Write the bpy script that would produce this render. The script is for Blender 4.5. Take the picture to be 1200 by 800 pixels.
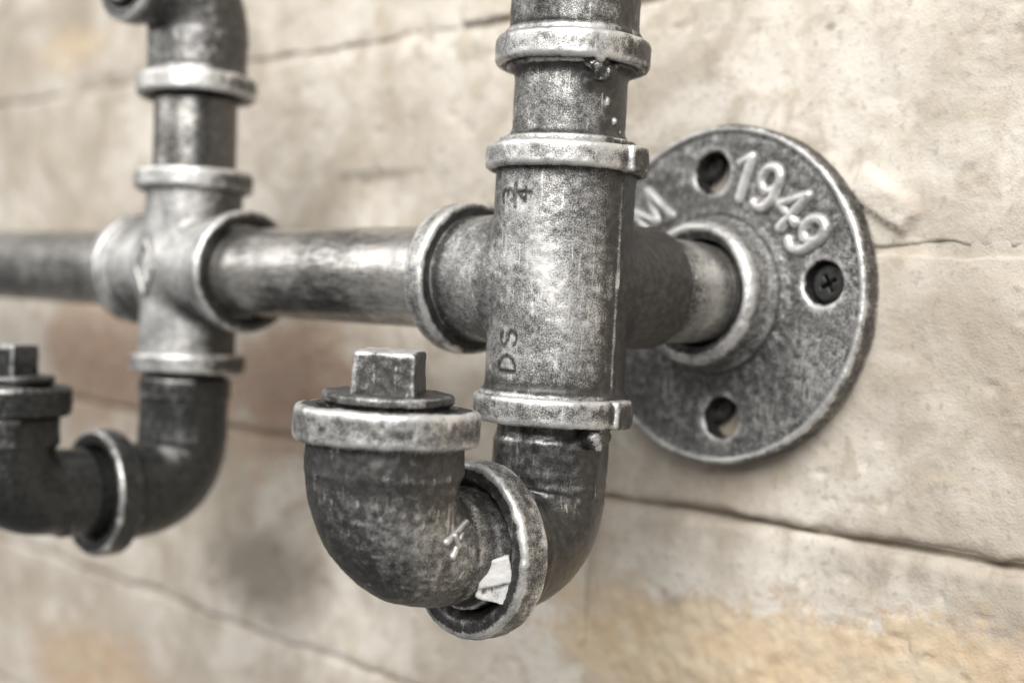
import bpy, math
import numpy as np
from mathutils import Matrix, Vector

for o in list(bpy.data.objects):
    bpy.data.objects.remove(o)
scene = bpy.context.scene
C = scene.collection
MM = 0.001
WALL_Y = 69.0          # distance from the tee axis to the wall face, mm (x right along wall, y into wall, z up)
BAR = 166.6            # spacing of the two upright branches along the bar, mm

# ------------------------------------------------------------------ camera
cam_d = bpy.data.cameras.new('camera')
cam = bpy.data.objects.new('camera', cam_d)
C.objects.link(cam)
scene.camera = cam
yaw, pitch, roll = 0.7902, -0.0199, 0.0563
fwd = np.array([-math.sin(yaw) * math.cos(pitch), math.cos(yaw) * math.cos(pitch), math.sin(pitch)])
rt = np.cross(fwd, [0, 0, 1.0]); rt /= np.linalg.norm(rt)
up = np.cross(rt, fwd)
rt, up = rt * math.cos(roll) + up * math.sin(roll), -rt * math.sin(roll) + up * math.cos(roll)
m = Matrix.Identity(4)
for i in range(3):
    m[i][0], m[i][1], m[i][2] = rt[i], up[i], -fwd[i]
m[0][3], m[1][3], m[2][3] = 218.46 * MM, -231.42 * MM, -8.70 * MM
cam.matrix_world = m
cam_d.sensor_width = 36
cam_d.lens = 36 * 1557.7 / 1200
cam_d.clip_start = 0.01
cam_d.clip_end = 20
cam_d.dof.use_dof = True
cam_d.dof.focus_distance = 0.297
cam_d.dof.aperture_fstop = 7.8

# ------------------------------------------------------------------ light: a big soft window-like lamp, a weak second one, dim room
world = bpy.data.worlds.new('World')
scene.world = world
world.use_nodes = True
bg = world.node_tree.nodes['Background']
bg.inputs['Color'].default_value = (1.0, 0.985, 0.96, 1)
bg.inputs['Strength'].default_value = 0.22

def area_lamp(name, loc, target, size, power, col):
    d = bpy.data.lights.new(name, 'AREA')
    d.shape = 'RECTANGLE'; d.size, d.size_y = size
    d.energy = power; d.color = col
    o = bpy.data.objects.new(name, d)
    C.objects.link(o)
    o.location = loc
    o.rotation_euler = (Vector(target) - Vector(loc)).to_track_quat('-Z', 'Y').to_euler()
    return o
area_lamp('window_light', (0.42, -0.82, 0.74), (0.0, 0.03, 0), (0.95, 0.85), 21.5, (1.0, 0.98, 0.955))
area_lamp('side_window_light', (-0.95, -0.95, 0.66), (-0.05, 0.03, 0), (1.0, 0.9), 7, (1.0, 0.985, 0.965))
scene.view_settings.view_transform = 'Standard'
scene.view_settings.look = 'None'
scene.view_settings.exposure = 0.26
scene.view_settings.gamma = 1.0

# ------------------------------------------------------------------ numeric noise
def _hash(ix, iy, iz, seed):
    h = (ix.astype(np.int64) * 374761393 + iy.astype(np.int64) * 668265263 + iz.astype(np.int64) * 2147483647 + seed * 1274126177) & 0xFFFFFFFF
    h = ((h ^ (h >> 13)) * 1274126177) & 0xFFFFFFFF
    h = ((h ^ (h >> 16)) * 2246822519) & 0xFFFFFFFF
    return ((h ^ (h >> 15)) & 0xFFFFFF) / float(0xFFFFFF)

def vnoise(P, scale, seed=0):
    """value noise in -1..1; scale = feature size in mm"""
    Q = P / scale
    I = np.floor(Q).astype(np.int64); F = Q - I
    F = F * F * F * (F * (F * 6 - 15) + 10)
    r = 0
    for dx in (0, 1):
        wx = F[:, 0] if dx else 1 - F[:, 0]
        for dy in (0, 1):
            wy = F[:, 1] if dy else 1 - F[:, 1]
            for dz in (0, 1):
                wz = F[:, 2] if dz else 1 - F[:, 2]
                r = r + wx * wy * wz * _hash(I[:, 0] + dx, I[:, 1] + dy, I[:, 2] + dz, seed)
    return r * 2 - 1

def fbm(P, scale, octaves=4, seed=0):
    r, a, t = 0, 1.0, 0
    for k in range(octaves):
        r = r + a * vnoise(P, scale / 2 ** k, seed + k * 17)
        t += a; a *= 0.55
    return r / t

def sstep(a, b, x):
    t = np.clip((x - a) / (b - a), 0, 1)
    return t * t * (3 - 2 * t)

# ------------------------------------------------------------------ distance functions and a mesher for castings
def smin(a, b, k):
    h = np.clip(0.5 + 0.5 * (b - a) / k, 0, 1)
    return b * (1 - h) + a * h - k * h * (1 - h)
def smax(a, b, k):
    return -smin(-a, -b, k)

def d_cyl(P, a, b, r, rnd=0.8):
    """capped cylinder from a to b with rounded rims"""
    a = np.array(a, float); b = np.array(b, float)
    ax = b - a; L = np.linalg.norm(ax); ax /= L
    q = P - a; t = q @ ax
    rad = np.sqrt(np.maximum((q * q).sum(1) - t * t, 0))
    dx = rad - (r - rnd); dz = np.abs(t - L / 2) - (L / 2 - rnd)
    return np.minimum(np.maximum(dx, dz), 0) + np.hypot(np.maximum(dx, 0), np.maximum(dz, 0)) - rnd

def d_bore(P, a, b, r):
    return d_cyl(P, a, b, r, 0.01)

def d_ring(P, a, b, ro, ri, rnd=1.2):
    return smax(d_cyl(P, a, b, ro, rnd), -d_inf(P, a, b, ri), 0.5)

def d_inf(P, a, b, r):
    a = np.array(a, float); b = np.array(b, float); ax = (b - a) / np.linalg.norm(b - a)
    q = P - a; t = q @ ax
    return np.sqrt(np.maximum((q * q).sum(1) - t * t, 0)) - r

def d_cone(P, a, axis, r0, r1, depth):
    """funnel opening at a (radius r0) narrowing to r1 at depth along axis (infinite beyond)"""
    axis = np.array(axis, float); q = P - np.array(a, float); t = q @ axis
    rad = np.sqrt(np.maximum((q * q).sum(1) - t * t, 0))
    rr = r0 + (r1 - r0) * np.clip(t / depth, -1, 1)
    return (rad - rr) * 0.8

def d_arc(P, x0, cy, cz, R, a0, a1, r, r1=None):
    """tube around an arc in the plane x = x0, centre (cy, cz), angles a0 < a1 (radians from +y towards +z)"""
    y = P[:, 1] - cy; z = P[:, 2] - cz
    am = (a0 + a1) / 2; ha = (a1 - a0) / 2
    ang = np.arctan2(z, y) - am
    ang = (ang + math.pi) % (2 * math.pi) - math.pi
    c = np.clip(ang, -ha, ha) + am
    if r1 is not None:          # radius tapers from r at a0 to r1 at a1
        r = r + (r1 - r) * (c - a0) / (a1 - a0)
    return np.sqrt((P[:, 0] - x0) ** 2 + (y - R * np.cos(c)) ** 2 + (z - R * np.sin(c)) ** 2) - r

def d_box(P, M, half, rnd):
    Q = np.abs((P - M[:3, 3]) @ M[:3, :3]) - (np.array(half) - rnd)
    return np.linalg.norm(np.maximum(Q, 0), axis=1) + np.minimum(Q.max(1), 0) - rnd

def d_poly(P, pts, r):
    """capsule chain through pts"""
    d = np.full(len(P), 1e9)
    for a, b in zip(pts[:-1], pts[1:]):
        a = np.array(a); b = np.array(b); ab = b - a
        t = np.clip((P - a) @ ab / max(ab @ ab, 1e-9), 0, 1)
        d = np.minimum(d, np.linalg.norm(P - a - t[:, None] * ab, axis=1))
    return d - r

def surface(f, lo, hi, h):
    lo = np.array(lo, float); hi = np.array(hi, float)
    n = np.ceil((hi - lo) / h).astype(int) + 1
    B = 12
    nb = np.ceil(n / B).astype(int); n = nb * B
    V = np.full(n, 1.0, np.float32)
    bi = np.stack(np.meshgrid(*[np.arange(k) for k in nb], indexing='ij'), -1).reshape(-1, 3)
    cc = lo + (bi * B + (B - 1) / 2) * h
    d = f(cc)
    near = np.abs(d) < h * B * 0.9 * 1.5
    loc = np.stack(np.meshgrid(*[np.arange(B)] * 3, indexing='ij'), -1).reshape(-1, 3)
    for b, dv, nr in zip(bi, d, near):
        if not nr and dv < 0:
            V[b[0]*B:b[0]*B+B, b[1]*B:b[1]*B+B, b[2]*B:b[2]*B+B] = -1
    nbk = bi[near]
    for s in range(0, len(nbk), 160):
        g = nbk[s:s + 160]
        idx = (g[:, None, :] * B + loc[None]).reshape(-1, 3)
        V[idx[:, 0], idx[:, 1], idx[:, 2]] = f(lo + idx * h)
    S = V < 0
    act = np.zeros(np.array(n) - 1, bool)
    cnt = np.zeros(np.array(n) - 1, np.uint8)
    for c in np.ndindex(2, 2, 2):
        cnt += S[c[0]:n[0]-1+c[0], c[1]:n[1]-1+c[1], c[2]:n[2]-1+c[2]]
    act = (cnt > 0) & (cnt < 8)
    ids = np.full(act.shape, -1, np.int64)
    cell = np.argwhere(act)
    ids[act] = np.arange(len(cell))
    acc = np.zeros((len(cell), 3)); num = np.zeros(len(cell))
    corners = list(np.ndindex(2, 2, 2))
    for c in corners:
        for ax in range(3):
            if c[ax]:
                continue
            e = list(c); e[ax] = 1
            a = cell + np.array(c); b = cell + np.array(e)
            va = V[a[:, 0], a[:, 1], a[:, 2]]; vb = V[b[:, 0], b[:, 1], b[:, 2]]
            m_ = (va < 0) != (vb < 0)
            t = va / np.where(m_, va - vb, 1)
            pt = np.tile(np.array(c, float), (len(cell), 1)); pt[:, ax] += t
            acc[m_] += pt[m_]; num[m_] += 1
    P = lo + (cell + acc / num[:, None]) * h
    quads = []
    for ax in range(3):
        u, v = (ax + 1) % 3, (ax + 2) % 3
        sl0 = [slice(None)] * 3; sl1 = [slice(None)] * 3
        sl0[ax] = slice(0, -1); sl1[ax] = slice(1, None)
        ch = S[tuple(sl0)] != S[tuple(sl1)]
        e = np.argwhere(ch)
        e = e[(e[:, u] > 0) & (e[:, v] > 0) & (e[:, u] < n[u] - 1) & (e[:, v] < n[v] - 1)]
        inside = S[e[:, 0], e[:, 1], e[:, 2]]
        q = []
        for du, dv in ((-1, -1), (0, -1), (0, 0), (-1, 0)):
            k = e.copy(); k[:, u] += du; k[:, v] += dv
            q.append(ids[k[:, 0], k[:, 1], k[:, 2]])
        q = np.stack(q, 1)
        q[~inside] = q[~inside][:, ::-1]
        quads.append(q)
    Q = np.concatenate(quads)
    Q = Q[(Q >= 0).all(1)]
    # pull the vertices onto the surface
    eps = h * 0.25
    for _ in range(2):
        d0 = f(P)
        G = np.stack([f(P + np.eye(3)[k] * eps) - d0 for k in range(3)], 1) / eps
        gl = np.maximum((G * G).sum(1), 0.2)
        st = np.clip(d0 / gl, -h * .6, h * .6)
        P = P - st[:, None] * G
    return P, Q

def normals(P, Q):
    fn = np.cross(P[Q[:, 2]] - P[Q[:, 0]], P[Q[:, 3]] - P[Q[:, 1]])
    N = np.zeros_like(P)
    for k in range(4):
        np.add.at(N, Q[:, k], fn)
    return N / np.maximum(np.linalg.norm(N, axis=1), 1e-9)[:, None]

def convexity(P, Q, N, it=2):
    A = np.concatenate([Q[:, k] for k in range(4)]); Bq = np.concatenate([Q[:, (k + 1) % 4] for k in range(4)])
    A, Bq = np.concatenate([A, Bq]), np.concatenate([Bq, A])
    cnt = np.maximum(np.bincount(A, minlength=len(P)), 1)
    def avg(x):
        if x.ndim == 1:
            return np.bincount(A, weights=x[Bq], minlength=len(P)) / cnt
        return np.stack([avg(x[:, k]) for k in range(x.shape[1])], 1)
    M_ = P
    for _ in range(3):
        M_ = avg(M_)
    c = ((P - M_) * N).sum(1)
    for _ in range(it):
        c = avg(c)
    return c

def mesh_object(name, P, Q, mat, parent, attrs=None, smooth=True, origin=None):
    P = np.asarray(P, float)
    o0 = (P.min(0) + P.max(0)) / 2 if origin is None else np.array(origin, float)
    me = bpy.data.meshes.new(name)
    Q = np.asarray(Q)
    me.vertices.add(len(P)); me.vertices.foreach_set('co', ((P - o0) * MM).astype(np.float32).ravel())
    k = Q.shape[1]
    me.loops.add(Q.size); me.loops.foreach_set('vertex_index', Q.astype(np.int32).ravel())
    me.polygons.add(len(Q))
    me.polygons.foreach_set('loop_start', np.arange(0, Q.size, k, dtype=np.int32))
    me.polygons.foreach_set('loop_total', np.full(len(Q), k, np.int32))
    me.polygons.foreach_set('use_smooth', np.full(len(Q), smooth))
    for an, av in (attrs or {}).items():
        at = me.attributes.new(an, 'FLOAT', 'POINT')
        at.data.foreach_set('value', np.asarray(av, np.float32))
    me.update(); me.validate()
    me.materials.append(mat)
    ob = bpy.data.objects.new(name, me)
    C.objects.link(ob)
    par_o = np.array(parent['o0']) if parent is not None and 'o0' in parent else np.zeros(3)
    ob.parent = parent
    ob.location = (o0 - par_o) * MM
    ob['o0'] = list(o0)
    return ob

def casting(name, f, lo, hi, h, mat, parent, wear_shade=0.4, rough=0.25, seed=1, wear_shade_f=None, tilt=None, lump=0.0, back_shade=0.55):
    """mesh a distance function, roughen it like sand-cast iron, store attributes for worn paint and painted shade"""
    P, Q = surface(f, lo, hi, h)
    N = normals(P, Q)
    P = P + N * (fbm(P, 7.0, 2, seed) * rough * 0.55 + fbm(P, 1.7, 2, seed + 5) * rough * 0.45)[:, None]
    if lump:
        b = np.maximum(vnoise(P, 4.0, seed + 9) - 0.55, 0)
        P = P + N * (b * lump)[:, None]
    N = normals(P, Q)
    cv = convexity(P, Q, N) / h
    w = np.full(len(P), float(wear_shade)) - back_shade * sstep(0.0, 0.45, N @ np.array([0.35, 0.94, 0])) - 0.12 * sstep(0.3, 0.9, -N[:, 2])  # shade of wall-facing sides put into the paint, undersides darker too
    if wear_shade_f is not None:
        w = wear_shade_f(P, N, w)
    if tilt is not None:
        P = tilt(P)
    return mesh_object(name, P, Q, mat, parent, {'wear_shade': w, 'edge': np.clip(cv * 6, -1, 1)})

def lathe(name, prof, a, axis, mat, parent, seg=128, wear_shade=0.4, rough=0.0, seed=3, wear_shade_f=None, closed=True):
    """profile [(t along axis, radius)] turned about an axis through a"""
    axis = np.array(axis, float); axis /= np.linalg.norm(axis)
    ref = np.array([0, 0, 1.0]) if abs(axis[2]) < 0.9 else np.array([1.0, 0, 0])
    u = np.cross(axis, ref); u /= np.linalg.norm(u); v = np.cross(axis, u)
    prof = np.array(prof, float)
    an = np.arange(seg) * 2 * math.pi / seg
    ring = np.cos(an)[:, None] * u + np.sin(an)[:, None] * v
    P = (np.array(a) + prof[:, 0, None, None] * axis + prof[:, 1, None, None] * ring[None]).reshape(-1, 3)
    n = len(prof)
    i, j = np.meshgrid(np.arange(n - 1), np.arange(seg), indexing='ij')
    j2 = (j + 1) % seg
    Q = np.stack([i * seg + j, i * seg + j2, (i + 1) * seg + j2, (i + 1) * seg + j], -1).reshape(-1, 4)
    N = normals(P, Q)
    if (N * (P - np.array(a) - ((P - np.array(a)) @ axis)[:, None] * axis)).sum() < 0:
        Q = Q[:, ::-1]; N = -N
    if rough:
        P = P + N * (fbm(P, 9.0, 3, seed) * rough)[:, None]
    w = np.full(len(P), float(wear_shade))
    if wear_shade_f is not None:
        w = wear_shade_f(P, N, w)
    cv = convexity(P, Q, N)
    return mesh_object(name, P, Q, mat, parent, {'wear_shade': w, 'edge': np.clip(cv * 6, -1, 1)})

def dense(prof, step=0.5):
    out = [prof[0]]
    for p, q in zip(prof[:-1], prof[1:]):
        k = max(1, int(math.ceil(math.dist(p, q) / step)))
        for i in range(1, k + 1):
            out.append((p[0] + (q[0] - p[0]) * i / k, p[1] + (q[1] - p[1]) * i / k))
    return out

# ------------------------------------------------------------------ materials
def new_mat(name):
    mt = bpy.data.materials.new(name); mt.use_nodes = True
    nt = mt.node_tree
    return mt, nt, nt.nodes['Principled BSDF']

class NB:
    def __init__(self, nt): self.nt = nt
    def node(self, t, **kw):
        n = self.nt.nodes.new(t)
        for k, v in kw.items():
            setattr(n, k, v)
        return n
    def link(self, a, b): self.nt.links.new(a, b)
    def val(self, sock, v):
        if isinstance(v, (int, float)): sock.default_value = v
        elif isinstance(v, tuple): sock.default_value = v
        else: self.link(v, sock)
    def math(self, op, a, b=0.0, c=0.0, clamp=False):
        n = self.node('ShaderNodeMath', operation=op, use_clamp=clamp)
        self.val(n.inputs[0], a); self.val(n.inputs[1], b); self.val(n.inputs[2], c)
        return n.outputs[0]
    def noise(self, vec, scale, detail=3.0, rough=0.55, dist=0.0):
        n = self.node('ShaderNodeTexNoise')
        self.link(vec, n.inputs['Vector'])
        n.inputs['Scale'].default_value = scale; n.inputs['Detail'].default_value = detail
        n.inputs['Roughness'].default_value = rough; n.inputs['Distortion'].default_value = dist
        return n.outputs['Fac']
    def ramp(self, x, a, b):
        n = self.node('ShaderNodeMapRange', interpolation_type='SMOOTHSTEP')
        self.val(n.inputs['Value'], x); n.inputs['From Min'].default_value = a; n.inputs['From Max'].default_value = b
        return n.outputs['Result']
    def mix(self, f, a, b):
        n = self.node('ShaderNodeMix', data_type='RGBA')
        self.val(n.inputs[0], f); self.val(n.inputs[6], a); self.val(n.inputs[7], b)
        return n.outputs[2]
    def attr(self, name):
        return self.node('ShaderNodeAttribute', attribute_name=name).outputs['Fac']

def iron_material(name, dark=(0.075, 0.073, 0.070), silver=(0.74, 0.732, 0.715), streak=None, fine=3300, grain=0.85, rough_d=0.48, bump=0.17, edge=0.42, metal=0.74, soft=0.0):
    """cast iron painted near-black with silver paint dry-brushed over it"""
    mt, nt, bs = new_mat(name)
    b = NB(nt)
    tc = b.node('ShaderNodeTexCoord').outputs['Object']
    vec = tc
    if streak:
        mp = b.node('ShaderNodeMapping'); b.link(tc, mp.inputs['Vector']); mp.inputs['Scale'].default_value = streak
        vec = mp.outputs[0]
    nf = b.noise(vec, fine, 1.0, 0.6)
    nm = b.noise(vec, 520, 3.0, 0.6, 0.3)
    nl = b.noise(tc, 110, 3.0, 0.55, 0.6)
    mp2 = b.node('ShaderNodeMapping'); b.link(tc, mp2.inputs['Vector'])
    mp2.inputs['Rotation'].default_value = (0.5, 0.9, 0.3); mp2.inputs['Scale'].default_value = (1, 0.14, 1)
    ns = b.noise(mp2.outputs[0], 700, 2.0, 0.5)           # brush strokes
    mp3 = b.node('ShaderNodeMapping'); b.link(tc, mp3.inputs['Vector'])
    mp3.inputs['Rotation'].default_value = (0.45, -0.75, 0.2); mp3.inputs['Scale'].default_value = (1, 1, 0.06)
    sc_ = b.ramp(b.noise(mp3.outputs[0], 1500, 1.0, 0.5), 0.60, 0.72)      # long thin scuffs
    wear_shade = b.attr('wear_shade'); eg = b.attr('edge')
    s = b.math('MULTIPLY_ADD', b.math('SUBTRACT', nf, 0.5), grain * 1.35, b.math('MULTIPLY', b.math('SUBTRACT', nm, 0.5), 0.22))
    s = b.math('ADD', s, b.math('MULTIPLY', b.math('SUBTRACT', nl, 0.5), 0.38))
    s = b.math('ADD', s, b.math('MULTIPLY', b.math('SUBTRACT', ns, 0.5), 0.40))
    s = b.math('ADD', s, b.math('MULTIPLY', sc_, b.math('MULTIPLY', b.ramp(nl, 0.42, 0.62), 0.32)))
    s = b.math('ADD', s, b.math('MULTIPLY', eg, b.math('MULTIPLY', b.math('ADD', b.ramp(nl, 0.3, 0.65), 0.35), edge)))
    s = b.math('ADD', s, wear_shade)
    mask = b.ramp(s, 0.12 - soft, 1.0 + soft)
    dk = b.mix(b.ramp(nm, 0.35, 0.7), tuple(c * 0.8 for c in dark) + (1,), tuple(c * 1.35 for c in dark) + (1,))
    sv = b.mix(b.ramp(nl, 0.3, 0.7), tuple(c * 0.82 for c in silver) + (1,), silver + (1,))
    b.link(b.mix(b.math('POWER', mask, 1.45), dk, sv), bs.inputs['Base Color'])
    bs.inputs['Metallic'].default_value = metal
    b.link(b.math('ADD', b.math('MULTIPLY_ADD', nm, 0.25, rough_d - 0.12), b.math('MULTIPLY', mask, -0.03)), bs.inputs['Roughness'])
    hgt = b.math('ADD', b.math('MULTIPLY', nf, 0.5), b.math('ADD', b.math('MULTIPLY', b.noise(tc, 1100, 2.0, 0.6), 0.8), b.math('MULTIPLY', mask, 0.25)))
    bp = b.node('ShaderNodeBump'); bp.inputs['Strength'].default_value = bump; bp.inputs['Distance'].default_value = 0.0004
    b.link(hgt, bp.inputs['Height']); b.link(bp.outputs[0], bs.inputs['Normal'])
    return mt

M_IRON = iron_material('dry_brushed_cast_iron')
M_CHIP = iron_material('matt_silver_paint', metal=0.12, rough_d=0.7, bump=0.5)
M_FLANGE = iron_material('speckled_flange_iron', fine=2600, grain=1.0, bump=0.4, dark=(0.085, 0.083, 0.080))
M_PIPE = iron_material('brushed_steel_pipe', dark=(0.10, 0.097, 0.092), silver=(0.62, 0.60, 0.57), streak=(0.16, 1, 1), fine=1100, grain=0.6, rough_d=0.34, bump=0.12, edge=0.2, metal=0.85)
M_SMOOTH = iron_material('smooth_dark_elbow_iron', dark=(0.070, 0.069, 0.067), grain=0.5, rough_d=0.31, bump=0.10)
M_BLACK = iron_material('satin_black_iron', dark=(0.042, 0.043, 0.041), grain=0.6, rough_d=0.30, bump=0.10, metal=0.5)

def wall_material(name, is_mortar):
    mt, nt, bs = new_mat(name)
    b = NB(nt)
    geo = b.node('ShaderNodeNewGeometry').outputs['Position']
    big = b.noise(geo, 14, 4, 0.6, 0.5)
    mid = b.noise(geo, 60, 5, 0.62, 0.6)
    fine = b.noise(geo, 420, 4, 0.65)
    grit = b.noise(geo, 1500, 2, 0.6)
    expo = b.attr('expose'); grime = b.attr('grime'); hue = b.attr('hue')
    # fired clay, from pink brown to ochre
    clay = b.mix(b.ramp(hue, 0.0, 1.0), (0.36, 0.235, 0.17, 1), (0.57, 0.43, 0.27, 1))
    clay = b.mix(b.ramp(mid, 0.35, 0.7), clay, b.mix(b.ramp(hue, 0, 1), (0.44, 0.335, 0.26, 1), (0.64, 0.54, 0.40, 1)))
    wash = b.mix(b.ramp(big, 0.32, 0.66), (0.40, 0.345, 0.28, 1), (0.685, 0.64, 0.57, 1))
    wash = b.mix(b.math('MULTIPLY', b.ramp(mid, 0.47, 0.70), 0.85), wash, (0.42, 0.365, 0.295, 1))
    wash = b.mix(b.math('MULTIPLY', b.ramp(b.noise(geo, 33, 3, 0.6, 1.2), 0.52, 0.66), 0.55), wash, (0.50, 0.435, 0.345, 1))
    wash = b.mix(b.math('MULTIPLY', b.ramp(fine, 0.54, 0.70), 0.55), wash, (0.31, 0.28, 0.24, 1))
    e = b.math('ADD', expo, b.math('ADD', b.math('MULTIPLY', b.math('SUBTRACT', mid, 0.5), 2.2), b.math('MULTIPLY', b.math('SUBTRACT', fine, 0.5), 1.5)))
    col = b.mix(b.math('MULTIPLY', b.ramp(e, 0.25, 0.85), 0.85), wash, clay)
    g = b.math('ADD', grime, b.math('MULTIPLY', b.math('SUBTRACT', mid, 0.5), 1.3))
    col = b.mix(b.math('MULTIPLY', b.ramp(g, 0.2, 1.0), 0.75), col, (0.23, 0.205, 0.17, 1))
    b.link(col, bs.inputs['Base Color'])
    bs.inputs['Roughness'].default_value = 0.9
    bs.inputs['Specular IOR Level'].default_value = 0.2
    h = b.math('ADD', b.math('MULTIPLY', mid, 0.8), b.math('ADD', b.math('MULTIPLY', fine, 1.1), b.math('MULTIPLY', grit, 0.6)))
    bp = b.node('ShaderNodeBump'); bp.inputs['Strength'].default_value = 0.42; bp.inputs['Distance'].default_value = 0.0009
    b.link(h, bp.inputs['Height']); b.link(bp.outputs[0], bs.inputs['Normal'])
    return mt
M_BRICK = wall_material('limewashed_brick', False)
M_MORTAR = wall_material('limewashed_mortar', True)

def thing(name, label, cat, loc):
    o = bpy.data.objects.new(name, None); C.objects.link(o)
    o.empty_display_size = 0.02
    o.location = [c * MM for c in loc]
    o['label'] = label; o['category'] = cat; o['o0'] = [float(c) for c in loc]
    return o

# ------------------------------------------------------------------ brick wall
wall = thing('brick_wall', 'old limewashed brick wall with worn ochre bricks behind the pipe rack', 'wall', (-150, WALL_Y, -280))

JZ = [-358, -284, -211.5, -138.5, -61.0, 13.0, 86.5, 160.5, 235]     # bed joints
def blob(P, x, z, rx, rz):
    return np.exp(-((P[:, 0] - x) / rx) ** 2 - ((P[:, 2] - z) / rz) ** 2)
def wall_attrs(P):
    ex = np.full(len(P), -0.15)
    hue = np.full(len(P), 0.35)
    for x, z, rx, rz, a, h in ((-200, -44, 52, 34, 1.45, 0.0), (-355, -40, 75, 36, 1.35, 0.05), (-345, -188, 75, 26, 1.6, 0.6), (-20, -103, 60, 20, 1.0, 1.0),
                               (70, -84, 30, 14, 1.0, 0.8), (30, -100, 60, 18, 1.0, 0.95), (-400, 110, 50, 16, 0.9, 0.9), (-70, -12, 30, 22, 0.35, 0.2)):
        bl = blob(P, x, z, rx, rz)
        ex += a * bl
        hue = hue * (1 - bl) + h * bl
    gr = np.full(len(P), -0.1)
    for x, z, rx, rz, a in ((-160, 39, 26, 3, 1.3), (-218, -114, 42, 20, 1.25), (-370, 92, 60, 5, 0.6), (-20, 66, 14, 3, 0.4), (30, -70, 60, 10, 0.25),
                            (66, 13, 30, 7, 0.55), (26.7, 70.8, 2.2, 1.6, 1.2), (-15, -86, 6, 5, 0.35), (-120, 50, 40, 10, 0.2), (-330, 60, 60, 40, 0.35), (-240, 100, 60, 20, 0.35), (-15, -87, 8, 6, 0.5), (60, -66, 40, 6, 0.4)):
        gr += a * blob(P, x, z, rx, rz)
    for j in JZ:
        gr += 0.34 * np.exp(-((P[:, 2] - j + 2) / 5.0) ** 2) * sstep(-0.3, 0.4, vnoise(P, 55, 91)) * (P[:, 0] < 30)
    return {'expose': ex, 'hue': hue, 'grime': gr}

def relief(P, seed):
    r = fbm(P, 40, 2, seed) * 0.7 + fbm(P, 9, 4, seed + 40) * 0.45 + np.abs(fbm(P, 22, 4, seed + 44)) * 1.0
    ex = wall_attrs(P)['expose']
    r = r + sstep(0.2, 0.8, ex) * (np.abs(fbm(P, 5, 3, seed + 50)) * 1.1 - 0.8 + fbm(P, 3, 2, seed + 51) * 0.3)
    pit = np.maximum(vnoise(P, 3.2, seed + 70) - 0.66, 0) * 4.0 * sstep(-0.1, 0.4, fbm(P, 45, 2, seed + 71))
    # a loose flake of limewash and a few chips
    u = (P[:, 0] - 47) * 0.82 - (P[:, 2] - 27.5) * 0.57; v = (P[:, 0] - 47) * 0.57 + (P[:, 2] - 27.5) * 0.82
    fl = sstep(1.0, 0.82, np.maximum(np.abs(u) / 11.0, np.abs(v + 3.0) / 4.2) + 0.15 * vnoise(P, 5, 3))
    return -r + pit - fl * 2.4                # + = deeper into the wall

def brick(x0, x1, z0, z1, seed, proud):
    st = 1.0 if x1 > -60 and -150 < z1 < 130 else 1.6
    nx = int((x1 - x0) / st) + 1; nz = int((z1 - z0) / st) + 1
    X, Z = np.meshgrid(np.linspace(x0, x1, nx), np.linspace(z0, z1, nz), indexing='ij')
    P = np.stack([X.ravel(), np.zeros(X.size), Z.ravel()], 1)
    edge = np.minimum(np.minimum(P[:, 0] - x0, x1 - P[:, 0]), np.minimum(P[:, 2] - z0, z1 - P[:, 2]))
    W = P.copy()
    fall = sstep(18, 0, edge)
    W[:, 0] += fbm(P, 24, 3, seed) * 2.2 * fall
    W[:, 2] += (fbm(P + 300, 24, 3, seed + 3) * 2.0 + fbm(P + 100, 6, 2, seed + 4) * 0.7) * fall
    e2 = edge + fbm(P, 9, 3, seed + 8) * 1.2
    W[:, 1] = WALL_Y - proud + relief(P, seed) + np.where((z0 > -63) & (z0 < -58) & (P[:, 2] - z0 < 6) | (z1 < -58) & (z1 > -66) & (z1 - P[:, 2] < 6), 1.5, 0.8 * sstep(-0.15, 0.5, fbm(P, 70, 2, seed + 12))) * sstep(np.where((z1 < -58) & (z1 > -66) | (z0 > -63) & (z0 < -58), 2.6, 6.0), -0.4, e2) ** 2
    idx = np.arange(nx * nz).reshape(nx, nz)
    Q = [np.stack([idx[:-1, :-1], idx[1:, :-1], idx[1:, 1:], idx[:-1, 1:]], -1).reshape(-1, 4)]
    # sides going back into the wall
    loop = np.concatenate([idx[:, 0], idx[-1, 1:], idx[-2::-1, -1], idx[0, -2:0:-1]])
    back = W[loop].copy(); back[:, 1] = WALL_Y + 40
    n0 = len(W); W = np.concatenate([W, back])
    k = np.arange(len(loop)); k2 = (k + 1) % len(loop)
    Q.append(np.stack([loop[k], n0 + k, n0 + k2, loop[k2]], 1))
    Q = np.concatenate(Q)
    mesh_object('brick', W, Q, M_BRICK, wall, wall_attrs(W))

rng = np.random.RandomState(4)
starts = [-40, 65, -92, -42, -128, -55, -120, 10]
for r in range(len(JZ) - 1):
    x = starts[r] + 2 * 245.0
    while x > -700:
        x0 = x - 245 + rng.uniform(-4, 4)
        if x0 < 330:
            brick(x0 + 1.5, x - 1.5, JZ[r] + 1.3, JZ[r + 1] - 1.3, 11 + r * 31 + int(abs(x0)) % 97, rng.uniform(-0.6, 0.8))
        x = x0

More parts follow.
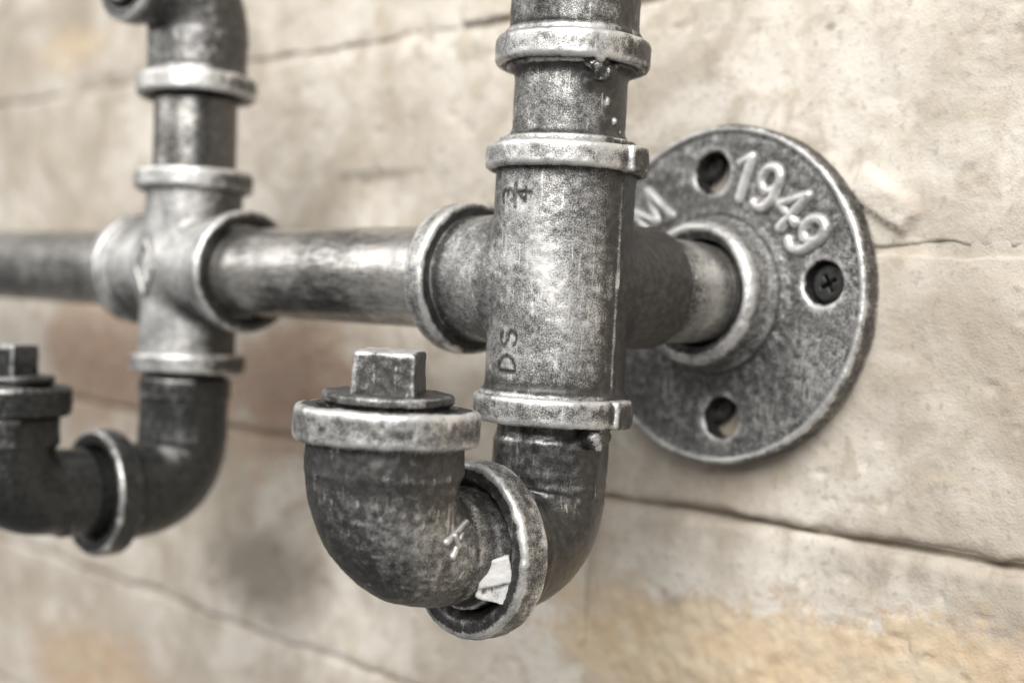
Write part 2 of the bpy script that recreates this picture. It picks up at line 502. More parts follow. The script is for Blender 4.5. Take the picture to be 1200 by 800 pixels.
# mortar sheet: smeared nearly flush, with a thin open crack under each course
st = 2.0
X, Z = np.meshgrid(np.arange(-690, 331, st), np.concatenate([np.arange(-356, -150, 2.5), np.arange(-150, 100, 1.0), np.arange(100, 234, 2.5)]), indexing='ij')
P = np.stack([X.ravel(), np.zeros(X.size), Z.ravel()], 1)
y = np.full(len(P), WALL_Y + 1.2)
near = np.full(len(P), 99.0)
for j in JZ:
    dz = P[:, 2] - (j + fbm(P, 60, 3, 5) * 1.6)
    crack = sstep(1.7, 0.4, np.abs(dz - 0.4)) * (0.0 + 1.0 * sstep(-0.2, 0.5, fbm(P, 90, 2, 61) + (0.8 if j == -61.0 else -0.7)))
    y += crack * (3.5 if j == -61.0 else 2.0)
y += -fbm(P, 30, 3, 77) * 1.3 + fbm(P, 5, 2, 78) * 0.5
P[:, 1] = y
nx, nz = X.shape
idx = np.arange(nx * nz).reshape(nx, nz)
Q = np.stack([idx[:-1, :-1], idx[1:, :-1], idx[1:, 1:], idx[:-1, 1:]], -1).reshape(-1, 4)
mesh_object('mortar', P, Q, M_MORTAR, wall, wall_attrs(P))

# ------------------------------------------------------------------ the rack
rack = thing('pipe_rack', 'black and silver cast iron pipe rack with upturned hooks screwed to the wall', 'pipe rack', (0, WALL_Y, 0))
PR = 13.45            # pipe radius
HC = 0.45             # mesh step near the focus
X0 = np.array([1.0, 0, 0]); Y0 = np.array([0, 1.0, 0]); Z0 = np.array([0, 0, 1.0])

# stroke letters: unit box, x 0..0.6, y 0..1
def circ(cx, cy, rx, ry, a0, a1, n=14):
    return [(cx + rx * math.cos(math.radians(a0 + (a1 - a0) * i / n)), cy + ry * math.sin(math.radians(a0 + (a1 - a0) * i / n))) for i in range(n + 1)]
GLYPH = {
    '1': [[(0.10, 0.80), (0.36, 1.0), (0.30, 0.0)]],
    '9': [circ(0.30, 0.70, 0.25, 0.28, 0, 360, 20), [(0.55, 0.72)] + circ(0.26, 0.36, 0.29, 0.36, 10, -110, 12)],
    '4': [[(0.42, 0.0), (0.42, 1.0), (0.02, 0.36), (0.62, 0.36)]],
    'M': [[(0.0, 0.0), (0.06, 1.0), (0.36, 0.25), (0.66, 1.0), (0.72, 0.0)]],
    'D': [[(0.05, 0.0), (0.05, 1.0)] + circ(0.12, 0.5, 0.48, 0.5, 85, -85, 14) + [(0.05, 0.0)]],
    'S': [circ(0.30, 0.745, 0.25, 0.245, 25, 270, 12) + circ(0.30, 0.25, 0.26, 0.25, 85, -155, 12)],
    '3': [circ(0.27, 0.75, 0.24, 0.24, 150, -90, 10) + circ(0.27, 0.26, 0.27, 0.26, 90, -150, 10)],
    'A': [[(0.0, 0.0), (0.33, 1.0), (0.62, 0.0)], [(0.12, 0.34), (0.50, 0.34)]],
    'L': [[(0.05, 1.0), (0.05, 0.0), (0.5, 0.0)]],
    'B': [[(0.05, 0), (0.05, 1.0)] + circ(0.2, 0.75, 0.28, 0.25, 90, -90, 8) + circ(0.2, 0.25, 0.34, 0.25, 90, -90, 8) + [(0.05, 0)]],
    'O': [circ(0.3, 0.5, 0.28, 0.5, 0, 360, 20)],
}
def glyph_lines(ch, origin, ex, ey, size, width=1.0):
    """strokes of a letter as 3D polylines; origin is its centre"""
    ex = np.array(ex, float); ey = np.array(ey, float); origin = np.array(origin, float)
    return [[origin + ex * ((x - 0.3) * size * width) + ey * ((y - 0.5) * size) for x, y in ln] for ln in GLYPH[ch]]

def raised_mark(name, lines, r, mat, parent, wear_shade, h=0.3, wrap=None, seed=2):
    """rounded raised strokes, one mesh"""
    if wrap is not None:
        lines = [[wrap(np.array(p)) for p in ln] for ln in lines]
    pts = np.array([p for ln in lines for p in ln])
    f = lambda P: np.min([d_poly(P, ln, r) for ln in lines], axis=0)
    return casting(name, f, pts.min(0) - r - 1, pts.max(0) + r + 1, h, mat, parent, wear_shade, 0.12, seed)

# ---- wall flange
def flange_f():
    al = 0.1152
    yb = WALL_Y - 0.3
    def f(P):
        rad = np.hypot(P[:, 0], P[:, 2])
        y = P[:, 1]
        # front face: shallow dish, rounded rim, hub blended in
        disc = d_cyl(P, (0, yb, 0), (0, WALL_Y - 8.2, 0), 46.0, 1.6)
        dish = np.hypot(np.maximum(np.abs(rad - 31.5) - 11.4, 0), np.maximum((WALL_Y - 7.6) - y, 0))
        disc = smax(disc, -(np.maximum(np.abs(rad - 32) - 11.6, y - (WALL_Y - 7.5))), 2.4)
        hub = d_cyl(P, (0, yb, 0), (0, 50.5, 0), 19.4, 2.6)
        d = smin(disc, hub, 7.0)
        d = smax(d, -d_cyl(P, (0, 40, 0), (0, 80, 0), 14.3, .1), 0.8)
        d = smax(d, -d_cone(P, (0, 50.5, 0), (0, 1, 0), 17.0, 14.3, 3.0), 0.6)
        for k in range(4):
            a = al + k * math.pi / 2
            c = (33.4 * math.cos(a), 33.4 * math.sin(a))
            d = smax(d, -d_bore(P, (c[0], 40, c[1]), (c[0], 80, c[1]), 5.7), 1.3)
        return d
    return f
def flange_wear_shade(P, N, w):
    rad = np.hypot(P[:, 0], P[:, 2])
    w = w + 0.34 * np.exp(-((rad - 44.0) / 1.5) ** 2) + 0.22 * np.exp(-((rad - 19) / 3.0) ** 2)
    w = w + 0.18 * sstep(10, 40, P[:, 0]) * sstep(20, -15, P[:, 2])
    w = w - 0.3 * (rad > 45.4) - 0.5 * (N[:, 1] > -0.2) * (rad < 42) * (rad > 26)  # screw holes darkened inside, their shade put into the colour
    return w
flange = casting('wall_flange', flange_f(), (-48, 48, -48), (48, 71, 48), 0.5, M_FLANGE, rack, 0.39, 0.35, 21, flange_wear_shade, back_shade=0)
FY = WALL_Y - 7.2
for ch, ang in (('1', 76.5), ('9', 62.5), ('4', 45.5), ('9', 30.0)):
    a = math.radians(ang)
    er = np.array([math.cos(a), 0, math.sin(a)]); et = np.array([math.sin(a), 0, -math.cos(a)])
    raised_mark('numeral', glyph_lines(ch, er * 32.3 + Y0 * FY, et, er, 11.4, 0.98), 1.65, M_IRON, flange, 0.68, seed=int(ang))
a = math.radians(138.5)
er = np.array([math.cos(a), 0, math.sin(a)]); et = np.array([math.sin(a), 0, -math.cos(a)])
raised_mark('letter', glyph_lines('M', er * 32.3 + Y0 * FY, et, er, 11.4, 1.1), 1.65, M_IRON, flange, 0.68)

# dark discs added behind the two open holes to stand in for their shade
for k in (1, 3):
    pa = 0.1152 + k * math.pi / 2
    c = np.array([33.4 * math.cos(pa) - 5.0, 0, 33.4 * math.sin(pa) + 3.0])
    lathe('hole_dark_disc', [(0, 1.6), (-3.0, 1.7), (-3.6, 2.2), (-3.6, 4.6), (-3.2, 5.0), (0.5, 5.0)], c + Y0 * (WALL_Y + 1.0), (0, 1, 0), M_BLACK, rack, 40, -0.3)

# screw in the right hand hole
sa = 0.1152
sc_c = np.array([33.4 * math.cos(sa), 0, 33.4 * math.sin(sa)])
def screw_f(P):
    d = d_cyl(P, sc_c + Y0 * 64.6, sc_c + Y0 * 70, 5.1, 1.0)
    q = P - sc_c
    c, s = math.cos(0.5), math.sin(0.5)
    u = q[:, 0] * c + q[:, 2] * s; v = -q[:, 0] * s + q[:, 2] * c
    depth = (P[:, 1] - 67.2)
    cr = np.minimum(np.maximum(np.abs(u) - 0.55, np.abs(v) - 2.5), np.maximum(np.abs(v) - 0.55, np.abs(u) - 2.5))
    d = smax(d, -np.maximum(cr, depth), 0.2)
    return d
casting('screw', screw_f, sc_c + (-6.5, 62, -6.5), sc_c + (6.5, 71, 6.5), 0.3, M_BLACK, rack, -0.5, 0.03, 5)

# ---- generic parts
def pipe(name, a, axis, L, parent, mat, wear_shade, wear_shade_f=None, thread=((0, 12),), r=PR, seed=3, rough=0.10):
    """steel tube with tapering threads at the given stretches"""
    prof = [(0, r - 2.6), (0, r - 1.2)]
    t = 0.0
    ts = np.arange(0, L + 1e-6, 0.3)
    for t in ts:
        rr = r
        for s0, s1 in thread:
            if s0 <= t <= s1:
                rr = r - 0.75 + 0.5 * abs(((t / 1.814) % 1) * 2 - 1)
        prof.append((t, rr))
    prof += [(L, r - 2.6)]
    return lathe(name, prof, a, axis, mat, parent, 112, wear_shade, rough, seed, wear_shade_f)

def collar(parent, a, b, ro, seed, wear_shade=0.70, mat=M_IRON, ri=13.3, extra=None, h=HC, face=None, tilt=None, rough=0.32, back_shade=0.55):
    """beaded rim of a fitting; a -> b runs towards the open end"""
    a = np.array(a, float); b = np.array(b, float); ax = (b - a) / np.linalg.norm(b - a)
    def f(P):
        d = d_cyl(P, a, b, ro, 1.3)
        d = smax(d, -d_inf(P, a, b, ri), 0.4)
        d = smax(d, -d_cone(P, b, -ax, ri + 2.4, ri, 2.6), 0.5)
        if extra is not None:
            d = extra(P, d)
        return d
    def wf(P, N, w):
        t = (P - a) @ ax
        rad = np.linalg.norm(P - a - t[:, None] * ax, axis=1)
        w = w + 0.12 * np.exp(-((rad - ro) / 0.8) ** 2 - ((t - np.linalg.norm(b - a) + 0.8) / 0.9) ** 2)
        return np.where(rad < ro - 1.6, w - 0.55, w)
    mn = np.minimum(a, b) - ro - 3.5; mx = np.maximum(a, b) + ro + 3.5
    for k in range(3):
        if abs(ax[k]) > 0.9:
            mn[k] = min(a[k], b[k]) - 5; mx[k] = max(a[k], b[k]) + 5
    return casting('collar', f, mn, mx, h, mat, parent, wear_shade, rough, seed, wf, tilt, back_shade=back_shade)

# ---- main side-outlet tee
def engrave_lines():
    ls = []
    ys = -17.0
    # letters read bottom to top on the outward pole of the body
    for ch, z in (('D', -20.2), ('S', -14.2)):
        ls += glyph_lines(ch, (0.1, ys, z), (0, 0, 1), (-1, 0, 0), 5.2, 1.25)
    for ch, x in (('3', -2.7), ('4', 2.5)):
        ls += glyph_lines(ch, (x, ys, 18.8), (0, 0, 1), (-1, 0, 0), 4.0, 1.35)
    ls += [[np.array((0.1, ys, 16.0)), np.array((0.1, ys, 21.2))]]
    return ls
TR = 16.7
def onto(R):
    def w(p):
        a = math.asin(max(-0.95, min(0.95, p[0] / R)))
        return np.array([R * math.sin(a), -R * math.cos(a), p[2]])
    return w
ENG = [[onto(TR + 0.15)(p) for p in ln] for ln in engrave_lines()]
def tee_f(P):
    d = d_cyl(P, (0, 0, -29), (0, 0, 29), TR, 1.0)
    # flare below / above the beads
    d = smin(d, d_cyl(P, (0, 0, -30), (0, 0, -26.5), 18.0, .8), 2.0)
    d = smin(d, d_cyl(P, (-30.5, 0, 0), (0, 0, 0), 16.0, 1.0), 3.2)
    d = smin(d, d_cyl(P, (0, 0, 0), (0, 32.0, 0), 15.6, 1.0), 3.0)
    # mould parting ridge
    ridge = np.maximum(np.hypot(P[:, 0] - TR + 0.15, P[:, 1] - 1.5) - 0.6, np.abs(P[:, 2]) - 28)
    d = smin(d, ridge, 0.7)
    for a, b in (((0, 0, -40), (0, 0, 40)), ((-40, 0, 0), (0, 0, 0)), ((0, 0, 0), (0, 40, 0))):
        d = np.maximum(d, -d_bore(P, a, b, 13.6 if a[2] else 13.4))
    sel = (np.abs(P[:, 0]) < 6) & (P[:, 1] < -13) & (np.abs(P[:, 2]) > 8) & (np.abs(P[:, 2]) < 26) & (np.abs(d) < 2.5)
    if sel.any():
        g = np.min([d_poly(P[sel], ln, 0.38) for ln in ENG], axis=0)
        dd = d[sel]; d = d.copy(); d[sel] = smax(dd, -g, 0.15)
    return d
def tee_wear_shade(P, N, w):
    # brushed hardest on the outward face, bare in the letters; wall side and boss darkened as painted shade
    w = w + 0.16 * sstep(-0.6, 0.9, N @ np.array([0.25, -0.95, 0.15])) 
    w = w + 0.34 * np.exp(-((P[:, 0] - 8 + (P[:, 2] - 4) * 0.35) / 3.5) ** 2 - ((P[:, 2] - 4) / 14) ** 2) * (P[:, 1] < 0)
    w = w - 0.22 * np.exp(-((P[:, 2] + 26) / 3) ** 2) - 0.2 * np.exp(-((P[:, 2] - 25) / 2.0) ** 2)  # creases beside the upright collars darkened, shade put into the colour
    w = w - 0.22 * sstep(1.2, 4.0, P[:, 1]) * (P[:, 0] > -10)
    w = w - 0.2 * np.exp(-(np.hypot(P[:, 0] - TR, P[:, 1] - 1.5) / 1.2) ** 2)
    w = w - 0.35 * np.exp(-((P[:, 0] + 27.0) / 1.6) ** 2)  # crease behind the bar collar, shade painted in the same way
    sel = (np.abs(P[:, 0]) < 6) & (P[:, 1] < -13)
    if sel.any():
        g = np.min([d_poly(P[sel], ln, 0.1) for ln in ENG], axis=0)
        w[sel] -= 0.3 * sstep(0.6, 0.2, g)
    return w
tee = casting('tee_fitting', tee_f, (-33, -19, -32), (19, 34, 32), HC, M_IRON, rack, 0.36, 0.20, 31, tee_wear_shade)

def notch_top(P, d):
    # a short web standing out of the bead on the parting line
    q = d_box(P, box_m((18.3, 3.0, 28.5), 0.15), (2.1, 3.6, 3.1), 0.8)
    return smin(d, q, 0.6)
def box_m(c, rz, rx=0.0):
    M_ = np.eye(4)
    M_[:3, :3] = np.array(Matrix.Rotation(rz, 3, 'Z') @ Matrix.Rotation(rx, 3, 'X'))
    M_[:3, 3] = c
    return M_
def lump_bottom(P, d):
    b1 = np.linalg.norm((P - (14.8, -1.0, -35.6)) / (3.6, 5.0, 4.4), axis=1) * 3.6 - 3.2 + 0.8 * vnoise(P, 2.4, 14)
    q = d_box(P, box_m((17.9, 3.0, -30.5), 0.15), (2.0, 3.4, 3.3), 0.8)
    return smax(smin(smin(d, b1, 1.2), q, 0.6), -d_inf(P, (0, 0, 0), (0, 0, 1), 13.2), .3)
collar(tee, (0, 0, 25.5), (0, 0, 31.6), 19.55, 41, 0.68, extra=notch_top)
collar(tee, (0, 0, -27.2), (0, 0, -33.8), 19.2, 42, 0.52, extra=lump_bottom, ri=13.5)
collar(tee, (-29.2, 0, 0), (-35.8, 0, 0), 19.4, 43, 0.60)

# ---- wall pipe, bar
pipe('wall_pipe', (0, 22, 0), (0, 1, 0), 44, rack, M_PIPE, 0.34, thread=((0, 9.0), (29.5, 44)), seed=9, wear_shade_f=lambda P, N, w: w + 0.45 * sstep(33, 42, P[:, 1]))  # lit stretch by the flange is lightened in the colour
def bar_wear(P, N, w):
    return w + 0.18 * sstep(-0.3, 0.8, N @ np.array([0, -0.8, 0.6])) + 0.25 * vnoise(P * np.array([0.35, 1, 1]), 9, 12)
pipe('bar_pipe', (-146, 0, 0), (1, 0, 0), 121, rack, M_PIPE, 0.46, bar_wear, thread=((0, 15.5), (107, 121)), seed=13)
pipe('bar_pipe', (-560, 0, 0), (1, 0, 0), 373, rack, M_PIPE, 0.46, bar_wear, thread=((0, 12), (360, 373)), seed=14)

# ---- a hook: street elbow down and out, second street elbow up, plug
def elbow_f(x0, yv, z_open, z_ax, Rb, r, y_end, sgn, rh=None):
    """vertical leg at y = yv from z_open to the bend, horizontal leg at z_ax running to y_end.
    sgn = +1: the vertical leg leaves the bend upwards"""
    cz = z_ax + sgn * Rb
    diry = 1 if y_end > yv else -1
    cy = yv + diry * Rb
    # arc from vertical leg (angle pi or 0) to the horizontal leg
    a_v = math.pi if diry > 0 else 0.0
    a_h = -math.pi / 2 if sgn > 0 else math.pi / 2
    if diry > 0 and sgn > 0: a0, a1 = -math.pi, -math.pi / 2
    elif diry < 0 and sgn > 0: a0, a1 = -math.pi / 2, 0
    elif diry < 0 and sgn < 0: a0, a1 = 0, math.pi / 2
    else: a0, a1 = math.pi / 2, math.pi
    rhz = r if rh is None else rh
    a_first_h = (diry < 0 and sgn > 0) or (diry > 0 and sgn < 0)
    def f(P):
        ra, rb = (rhz, r) if a_first_h else (r, rhz)
        d = d_arc(P, x0, cy, cz, Rb, a0, a1, ra, rb)
        d = smin(d, d_cyl(P, (x0, yv, cz), (x0, yv, z_open), r, 0.8), 1.0)
        d = smin(d, d_cyl(P, (x0, cy, z_ax), (x0, y_end, z_ax), rhz, 0.8), 1.0)
        return d
    return f

# main hook
def main_elbow_f():
    base = elbow_f(0, 0, -37.5, -62.3, 13.5, 13.5, -21.0, 1, 15.4)
    def f(P):
        d = base(P)
        d = smin(d, d_cyl(P, (0, 0, -45), (0, 0, -28), 13.1, 0.4), 2.2)
        ridge = np.maximum(np.hypot(np.abs(P[:, 0]) - 13.5, P[:, 1] - 1.5) - 0.5, np.maximum(-P[:, 2] - 50, P[:, 2] + 40))
        d = smin(d, ridge, 0.8)
        d = np.maximum(d, -d_bore(P, (0, -40, -62.3), (0, -13, -62.3), 13.4))
        return d
    return f
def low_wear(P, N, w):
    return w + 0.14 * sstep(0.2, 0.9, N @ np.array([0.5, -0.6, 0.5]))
elb = casting('elbow', main_elbow_f(), (-17.5, -23, -80), (17.5, 17.5, -26), HC, M_SMOOTH, rack, 0.20, 0.20, 51, low_wear)
collar(elb, (0, -19.4, -62.3), (0, -27.2, -62.3), 20.0, 52, 0.56, ri=13.6, rough=0.42, back_shade=0.2)
HY, HZ = -51.0, -62.3
def hook_elbow_f():
    base = elbow_f(0, HY, -36.5, HZ + 1.5, 17.0, 16.9, -24.5, 1, 12.9)
    def f(P):
        d = base(P)
        d = smin(d, d_cyl(P, (0, -28, HZ), (0, -14, HZ), 13.2, 0.4), 2.0)
        d = np.maximum(d, -d_bore(P, (0, HY, -47), (0, HY, -20), 13.2))
        return d
    return f
def hook_wear_shade(P, N, w):
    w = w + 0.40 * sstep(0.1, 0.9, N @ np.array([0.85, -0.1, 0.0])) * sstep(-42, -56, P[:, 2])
    return w - 0.2 * np.exp(-((P[:, 2] + 40.5) / 2.2) ** 2)  # crease under the collar darkened in the colour as shade
hook = casting('elbow', hook_elbow_f(), (-19, -70, -81), (19, -12, -34), HC, M_IRON, rack, 0.15, 0.34, 61, hook_wear_shade, lump=0.5, back_shade=0.1)
collar(hook, (0, HY, -37.2), (0, HY, -29.6), 19.8, 62, 0.56, ri=13.3, rough=0.42, back_shade=0.12)
# raised letter on the flank of the hook elbow
def flank(p):
    # outside of the bend tube seen from the right: cast onto x = +sqrt(r^2 - rho^2)
    y, z = p[1], p[2]
    cy, cz, Rb = HY + 17.0, HZ + 18.5, 17.0
    yy, zz = y - cy, z - cz
    t = min(max(math.atan2(-zz, -yy) / (math.pi / 2), 0), 1)
    rho = (math.hypot(yy, zz) - Rb) if (yy <= 0 and zz <= 0) else (z - HZ - 1.5 if yy > 0 else y - HY)
    R = 16.9 - 4.0 * t
    return np.array([math.sqrt(max(R * R - rho * rho, 1)) + 0.4, y, z])
ey = np.array([0, 0.78, 0.62]); ex = np.array([0, 0.62, -0.78])
raised_mark('letter', [ln for ln in glyph_lines('A', (0, -41.6, -55.6), ex, ey, 8.0, 0.85)], 0.75, M_IRON, hook, 0.8, wrap=flank)
def lump_f(P):
    d = d_box(P, box_m((12.7, -29.0, -64.6), -0.75, 0.25), (1.3, 3.9, 2.9), 0.35)
    d = smin(d, d_box(P, box_m((12.5, -28.3, -68.2), -0.75, -0.35), (1.2, 3.2, 3.2), 0.35), 1.0)
    return d + 0.45 * vnoise(P, 4.5, 5) + 0.12 * vnoise(P, 1.2, 6)
casting('casting_lump', lump_f, (6, -40, -78), (22, -19, -57), 0.35, M_CHIP, hook, 1.2, 0.2, 5, lambda P, N, w: w - 0.3 * sstep(-66, -69, P[:, 2]))

# plug in the hook
def plug(x, yy, z, mat, wear_shade, h, rz, tilt_a):
    R3 = np.array(Matrix.Rotation(tilt_a, 3, Vector((0.7, 0.7, 0))))
    o = np.array([x, yy, z])
    tl = lambda P: (P - o) @ R3.T + o
    def rim(P):
        d = d_cyl(P, o + Z0 * 0.9, o + Z0 * 3.0, 14.1, 0.7)
        d = np.minimum(d, d_cyl(P, o + Z0 * 0.0, o + Z0 * 1.2, 13.2, 0.4))
        return d
    pl = casting('plug', rim, o + (-16, -16, -2), o + (16, 16, 5), h, mat, rack, wear_shade, 0.3, 71, None, tl)
    def sq(P):
        B = box_m(o + Z0 * 6.6, rz)
        Q = (P - B[:3, 3]) @ B[:3, :3]
        s = 1.0 - 0.005 * (Q[:, 2] + 4)
        Q2 = Q / np.stack([s, s, np.ones(len(s))], 1)
        A = np.abs(Q2) - (np.array((7.0, 7.0, 5.4)) - 0.9)
        return np.linalg.norm(np.maximum(A, 0), axis=1) + np.minimum(A.max(1), 0) - 0.9
    casting('square_head', sq, o + (-11, -11, 0), o + (11, 11, 14), h, mat, pl, wear_shade, 0.35, 72, lambda P, N, w: w + 0.6 * sstep(0.75, 0.98, N[:, 2]), tl)
    def th(P):
        t = P[:, 2] - o[2]
        return np.maximum(np.hypot(P[:, 0] - x, P[:, 1] - yy) - (12.7 + 0.35 * np.abs(((t / 1.814) % 1) * 2 - 1)), np.maximum(t - 0.5, -9 - t))
    casting('thread', th, o + (-15, -15, -10), o + (15, 15, 2), 0.5, mat, pl, 0.05, 0.03, 73, None, tl)
    return pl
plug(0, HY, -29.6, M_IRON, 0.20, 0.4, math.radians(-50.5 + 90), 0.035)

# ---- upper branch of the tee: short nipple, elbow turned outwards above the picture
def upper_nipple(x, z0, z1, seed, wear_shade, tilt=None):
    L = z1 - z0
    def f(P):
        d = d_cyl(P, (x, 0, z0 - 8), (x, 0, z1 + 8), PR, 0.3)
        d = smin(d, d_cyl(P, (x, 0, z0 - 1), (x, 0, z0 + 1.0), 16.3, .5), 3.2)
        d = smin(d, d_cyl(P, (x, 0, z1 - 1.0), (x, 0, z1 + 1), 15.6, .5), 2.6)
        if x == 0:
            q = np.linalg.norm((P - (12.2, -4.0, z1 - 2.2)) / (4.2, 4.6, 3.4), axis=1) * 3.4 - 3.4
            d = smin(d, q + 0.9 * vnoise(P, 2.6, 8) + 0.4 * vnoise(P, 1.2, 9), 1.0)
            for c in ((13.1, -1.6, z0 + 9.5), (13.3, 1.0, z0 + 5.2), (12.9, 3.2, z0 + 2.6), (13.5, 3.9, z0 + 1.2), (12.3, -0.6, z0 + 2.4)):
                d = smin(d, np.linalg.norm(P - c, axis=1) - 0.75 + 0.25 * vnoise(P, 1.1, 3), 0.6)
        return np.maximum(d, -d_inf(P, (x, 0, 0), (x, 0, 1), 10.5))
    def wf(P, N, w):
        w = w - 0.28 * sstep(0.75, 0.95, N @ np.array([0.9, 0.4, 0])) - 0.25 * np.exp(-((P[:, 2] - z1) / 1.6) ** 2)  # shaded right side and top crease are darkened in the colour
        q = np.linalg.norm((P - (12.2, -4.0, z1 - 2.2)), axis=1)
        return w - (0.55 * sstep(7, 4, q) if x == 0 else 0)
    return casting('nipple', f, (x - 18, -18, z0 - 6), (x + 18, 18, z1 + 6), HC, M_IRON, rack, wear_shade, 0.22, seed, wf, tilt)
upper_nipple(0, 32.2, 50.6, 81, 0.48)

def upper_elbow(x, z_open, z_ax, y_end, ro, seed, wear_shade, mat, cw, tilt=None, r=15.4, ext=None, Rb=14.5):
    def f(P):
        d = elbow_f(x, 0, z_open + 6, z_ax, Rb, r, y_end, -1)(P)
        d = smin(d, d_cyl(P, (x, 0, z_open + 5.5), (x, 0, z_open + 8.0), r + 1.1, .8), 2.0)
        return np.maximum(d, -d_bore(P, (x, y_end - 9, z_ax), (x, y_end + 10, z_ax), 13.3))
    e = casting('elbow', f, (x - 19, y_end - 3, z_open + 2), (x + 19, 19, z_ax + 19), HC, mat, rack, wear_shade, 0.3, seed, None, tilt)
    def ex(P, d):
        if ext is None: return d
        return ext(P, d)
    collar(e, (x, 0, z_open + 6.7), (x, 0, z_open), ro, seed + 1, cw, extra=ex, tilt=tilt)
    collar(e, (x, y_end + 1, z_ax), (x, y_end - 7, z_ax), 19.3, seed + 2, 0.6, tilt=tilt)
    # closing plug of that end
    def pf(P):
        d = d_cyl(P, (x, y_end, z_ax), (x, y_end - 8.5, z_ax), 13.0, 0.4)
        d = np.minimum(d, d_box(P, box_m((x, y_end - 12, z_ax), 0), (7, 5, 7), 0.9))
        return d
    casting('plug', pf, (x - 15, y_end - 19, z_ax - 15), (x + 15, y_end + 2, z_ax + 15), 0.6, M_IRON, rack, 0.25, 0.3, seed + 3, None, tilt)
    return e
def lip_up(P, d):
    # uneven lower lip of the bead
    b1 = np.linalg.norm((P - (13.5, -7.0, 50.2)) / (4.0, 5.0, 2.4), axis=1) * 2.4 - 2.4
    return smin(d, b1 + 1.0 + 0.8 * vnoise(P, 1.8, 4), 0.6)
upper_elbow(0, 50.3, 86.0, -24.0, 18.5, 91, 0.50, M_IRON, 0.66, ext=lip_up)

# ---- second upright on the left: four-way cross
XL = -BAR
tl_a = math.radians(2.0)
def tiltL(P):
    c, s = math.cos(tl_a), math.sin(tl_a)
    q = P - (XL, 0, 0)
    return np.stack([q[:, 0] * c - q[:, 2] * s, q[:, 1], q[:, 0] * s + q[:, 2] * c], 1) + (XL, 0, 0)
def cross_f(P):
    d = d_cyl(P, (XL, 0, -28), (XL, 0, 28), 15.6, 1.0)
    d = smin(d, d_cyl(P, (XL - 29, 0, 0), (XL + 29, 0, 0), 16.4, 1.0), 2.4)
    d = smin(d, d_cyl(P, (XL - 31, 0, 0), (XL - 26, 0, 0), 17.4, 1.0), 3)
    d = smin(d, d_cyl(P, (XL + 26, 0, 0), (XL + 31, 0, 0), 17.4, 1.0), 3)
    d = np.maximum(d, -d_bore(P, (XL, 0, -40), (XL, 0, 40), 13.4))
    return np.maximum(d, -d_bore(P, (XL - 40, 0, 0), (XL + 40, 0, 0), 13.4))
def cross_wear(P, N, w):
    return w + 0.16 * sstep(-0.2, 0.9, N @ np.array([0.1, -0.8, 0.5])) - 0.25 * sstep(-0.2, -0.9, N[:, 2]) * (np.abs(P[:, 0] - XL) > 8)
cross = casting('cross_fitting', cross_f, (XL - 33, -20, -31), (XL + 33, 20, 31), 0.55, M_IRON, rack, 0.58, 0.18, 101, cross_wear)
collar(cross, (XL, 0, 25.6), (XL, 0, 32.0), 19.2, 102, 0.74, tilt=tiltL)
collar(cross, (XL, 0, -27.4), (XL, 0, -33.6), 18.4, 103, 0.62, tilt=tiltL)
collar(cross, (XL + 29.0, 0, 0), (XL + 34.0, 0, 0), 19.0, 104, 0.55, ri=14.2)
collar(cross, (XL - 29.0, 0, 0), (XL - 34.5, 0, 0), 19.0, 105, 0.55, ri=14.2)
# lozenge emblem with small letters
dm = [(XL, 0, 8.5), (XL + 5.6, 0, 0), (XL, 0, -8.5), (XL - 5.6, 0, 0), (XL, 0, 8.5)]
lines = [[np.array((p[0], -16.7, p[2])) for p in dm]]
for ch, z in (('L', 2.8), ('B', -0.6), ('O', -3.9)):
    lines += glyph_lines(ch, (XL, -16.5, z), (1, 0, 0), (0, 0, 1), 2.6, 1.3)
raised_mark('emblem', lines, 0.55, M_IRON, cross, 0.52)
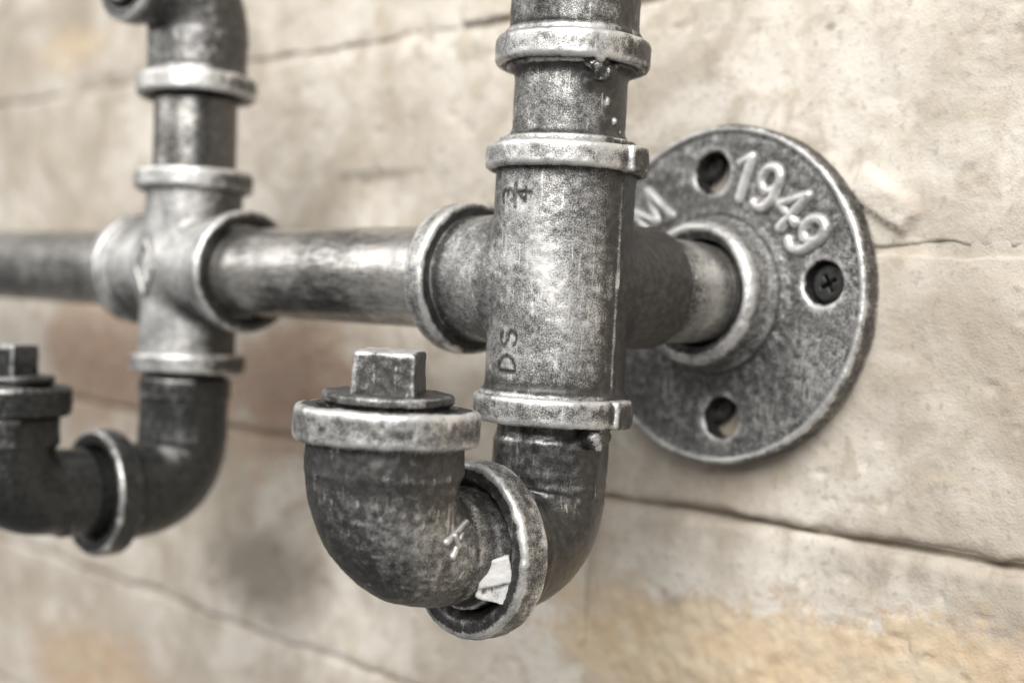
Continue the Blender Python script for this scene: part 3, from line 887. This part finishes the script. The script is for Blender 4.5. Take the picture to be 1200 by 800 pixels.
# upper nipple and elbow
def leftnip_w(P, N, w):
    return w - 0.5 * sstep(0.55, 0.8, N @ np.array([0.95, 0.3, 0]))  # right side darkened, its shade put into the colour
lathe('nipple', dense([(0, PR), (24, PR)], 1.0), (XL - 1.0, 0, 31), (-0.035, 0, 1), M_PIPE, rack, 112, 0.55, 0.15, 111, leftnip_w)
def ul_wear_elbow():
    return upper_elbow(XL, 56.2, 96.0, -20.0, 19.4, 121, 0.44, M_IRON, 0.86, tilt=tiltL, r=16.0, Rb=19.5)
ul_wear_elbow()
# lower hook, satin black
def left_elbow_f():
    base = elbow_f(XL, 0, -42, -71.5, 16.0, 14.2, -26, 1, 15.0)
    def f(P):
        d = base(P)
        d = smin(d, d_cyl(P, (XL, 0, -50), (XL, 0, -28), 13.0, 0.4), 1.5)
        d = np.minimum(d, d_cyl(P, (XL, 0, -42.0), (XL, 0, -35.0), 14.8, 0.8))
        return np.maximum(d, -d_bore(P, (XL, -50, -71.5), (XL, -20, -71.5), 13.4))
    return f
le = casting('elbow', left_elbow_f(), (XL - 17, -32, -89), (XL + 17, 17, -26), 0.55, M_BLACK, rack, 0.08, 0.12, 131, low_wear)
collar(le, (XL, -23.5, -71.5), (XL, -31.5, -71.5), 19.8, 132, 0.32, mat=M_BLACK, ri=13.6)
LY = -60.5
def left_hook_f():
    base = elbow_f(XL, LY, -46.5, -70.5, 15.5, 16.2, -34, 1, 13.0)
    def f(P):
        d = base(P)
        d = smin(d, d_cyl(P, (XL, -42, -71.5), (XL, -25, -71.5), 13.2, 0.4), 1.5)
        return np.maximum(d, -d_bore(P, (XL, LY, -55), (XL, LY, -20), 13.2))
    return f
lh = casting('elbow', left_hook_f(), (XL - 18, -80, -89), (XL + 18, -25, -44), 0.55, M_BLACK, rack, 0.08, 0.15, 141, low_wear)
collar(lh, (XL, LY, -46.2), (XL, LY, -37.6), 19.4, 142, 0.12, mat=M_BLACK)
plug(XL, LY, -37.6, M_BLACK, 0.1, 0.55, 0.6, 0.0)

for o in bpy.data.objects:
    if 'o0' in o: del o['o0']
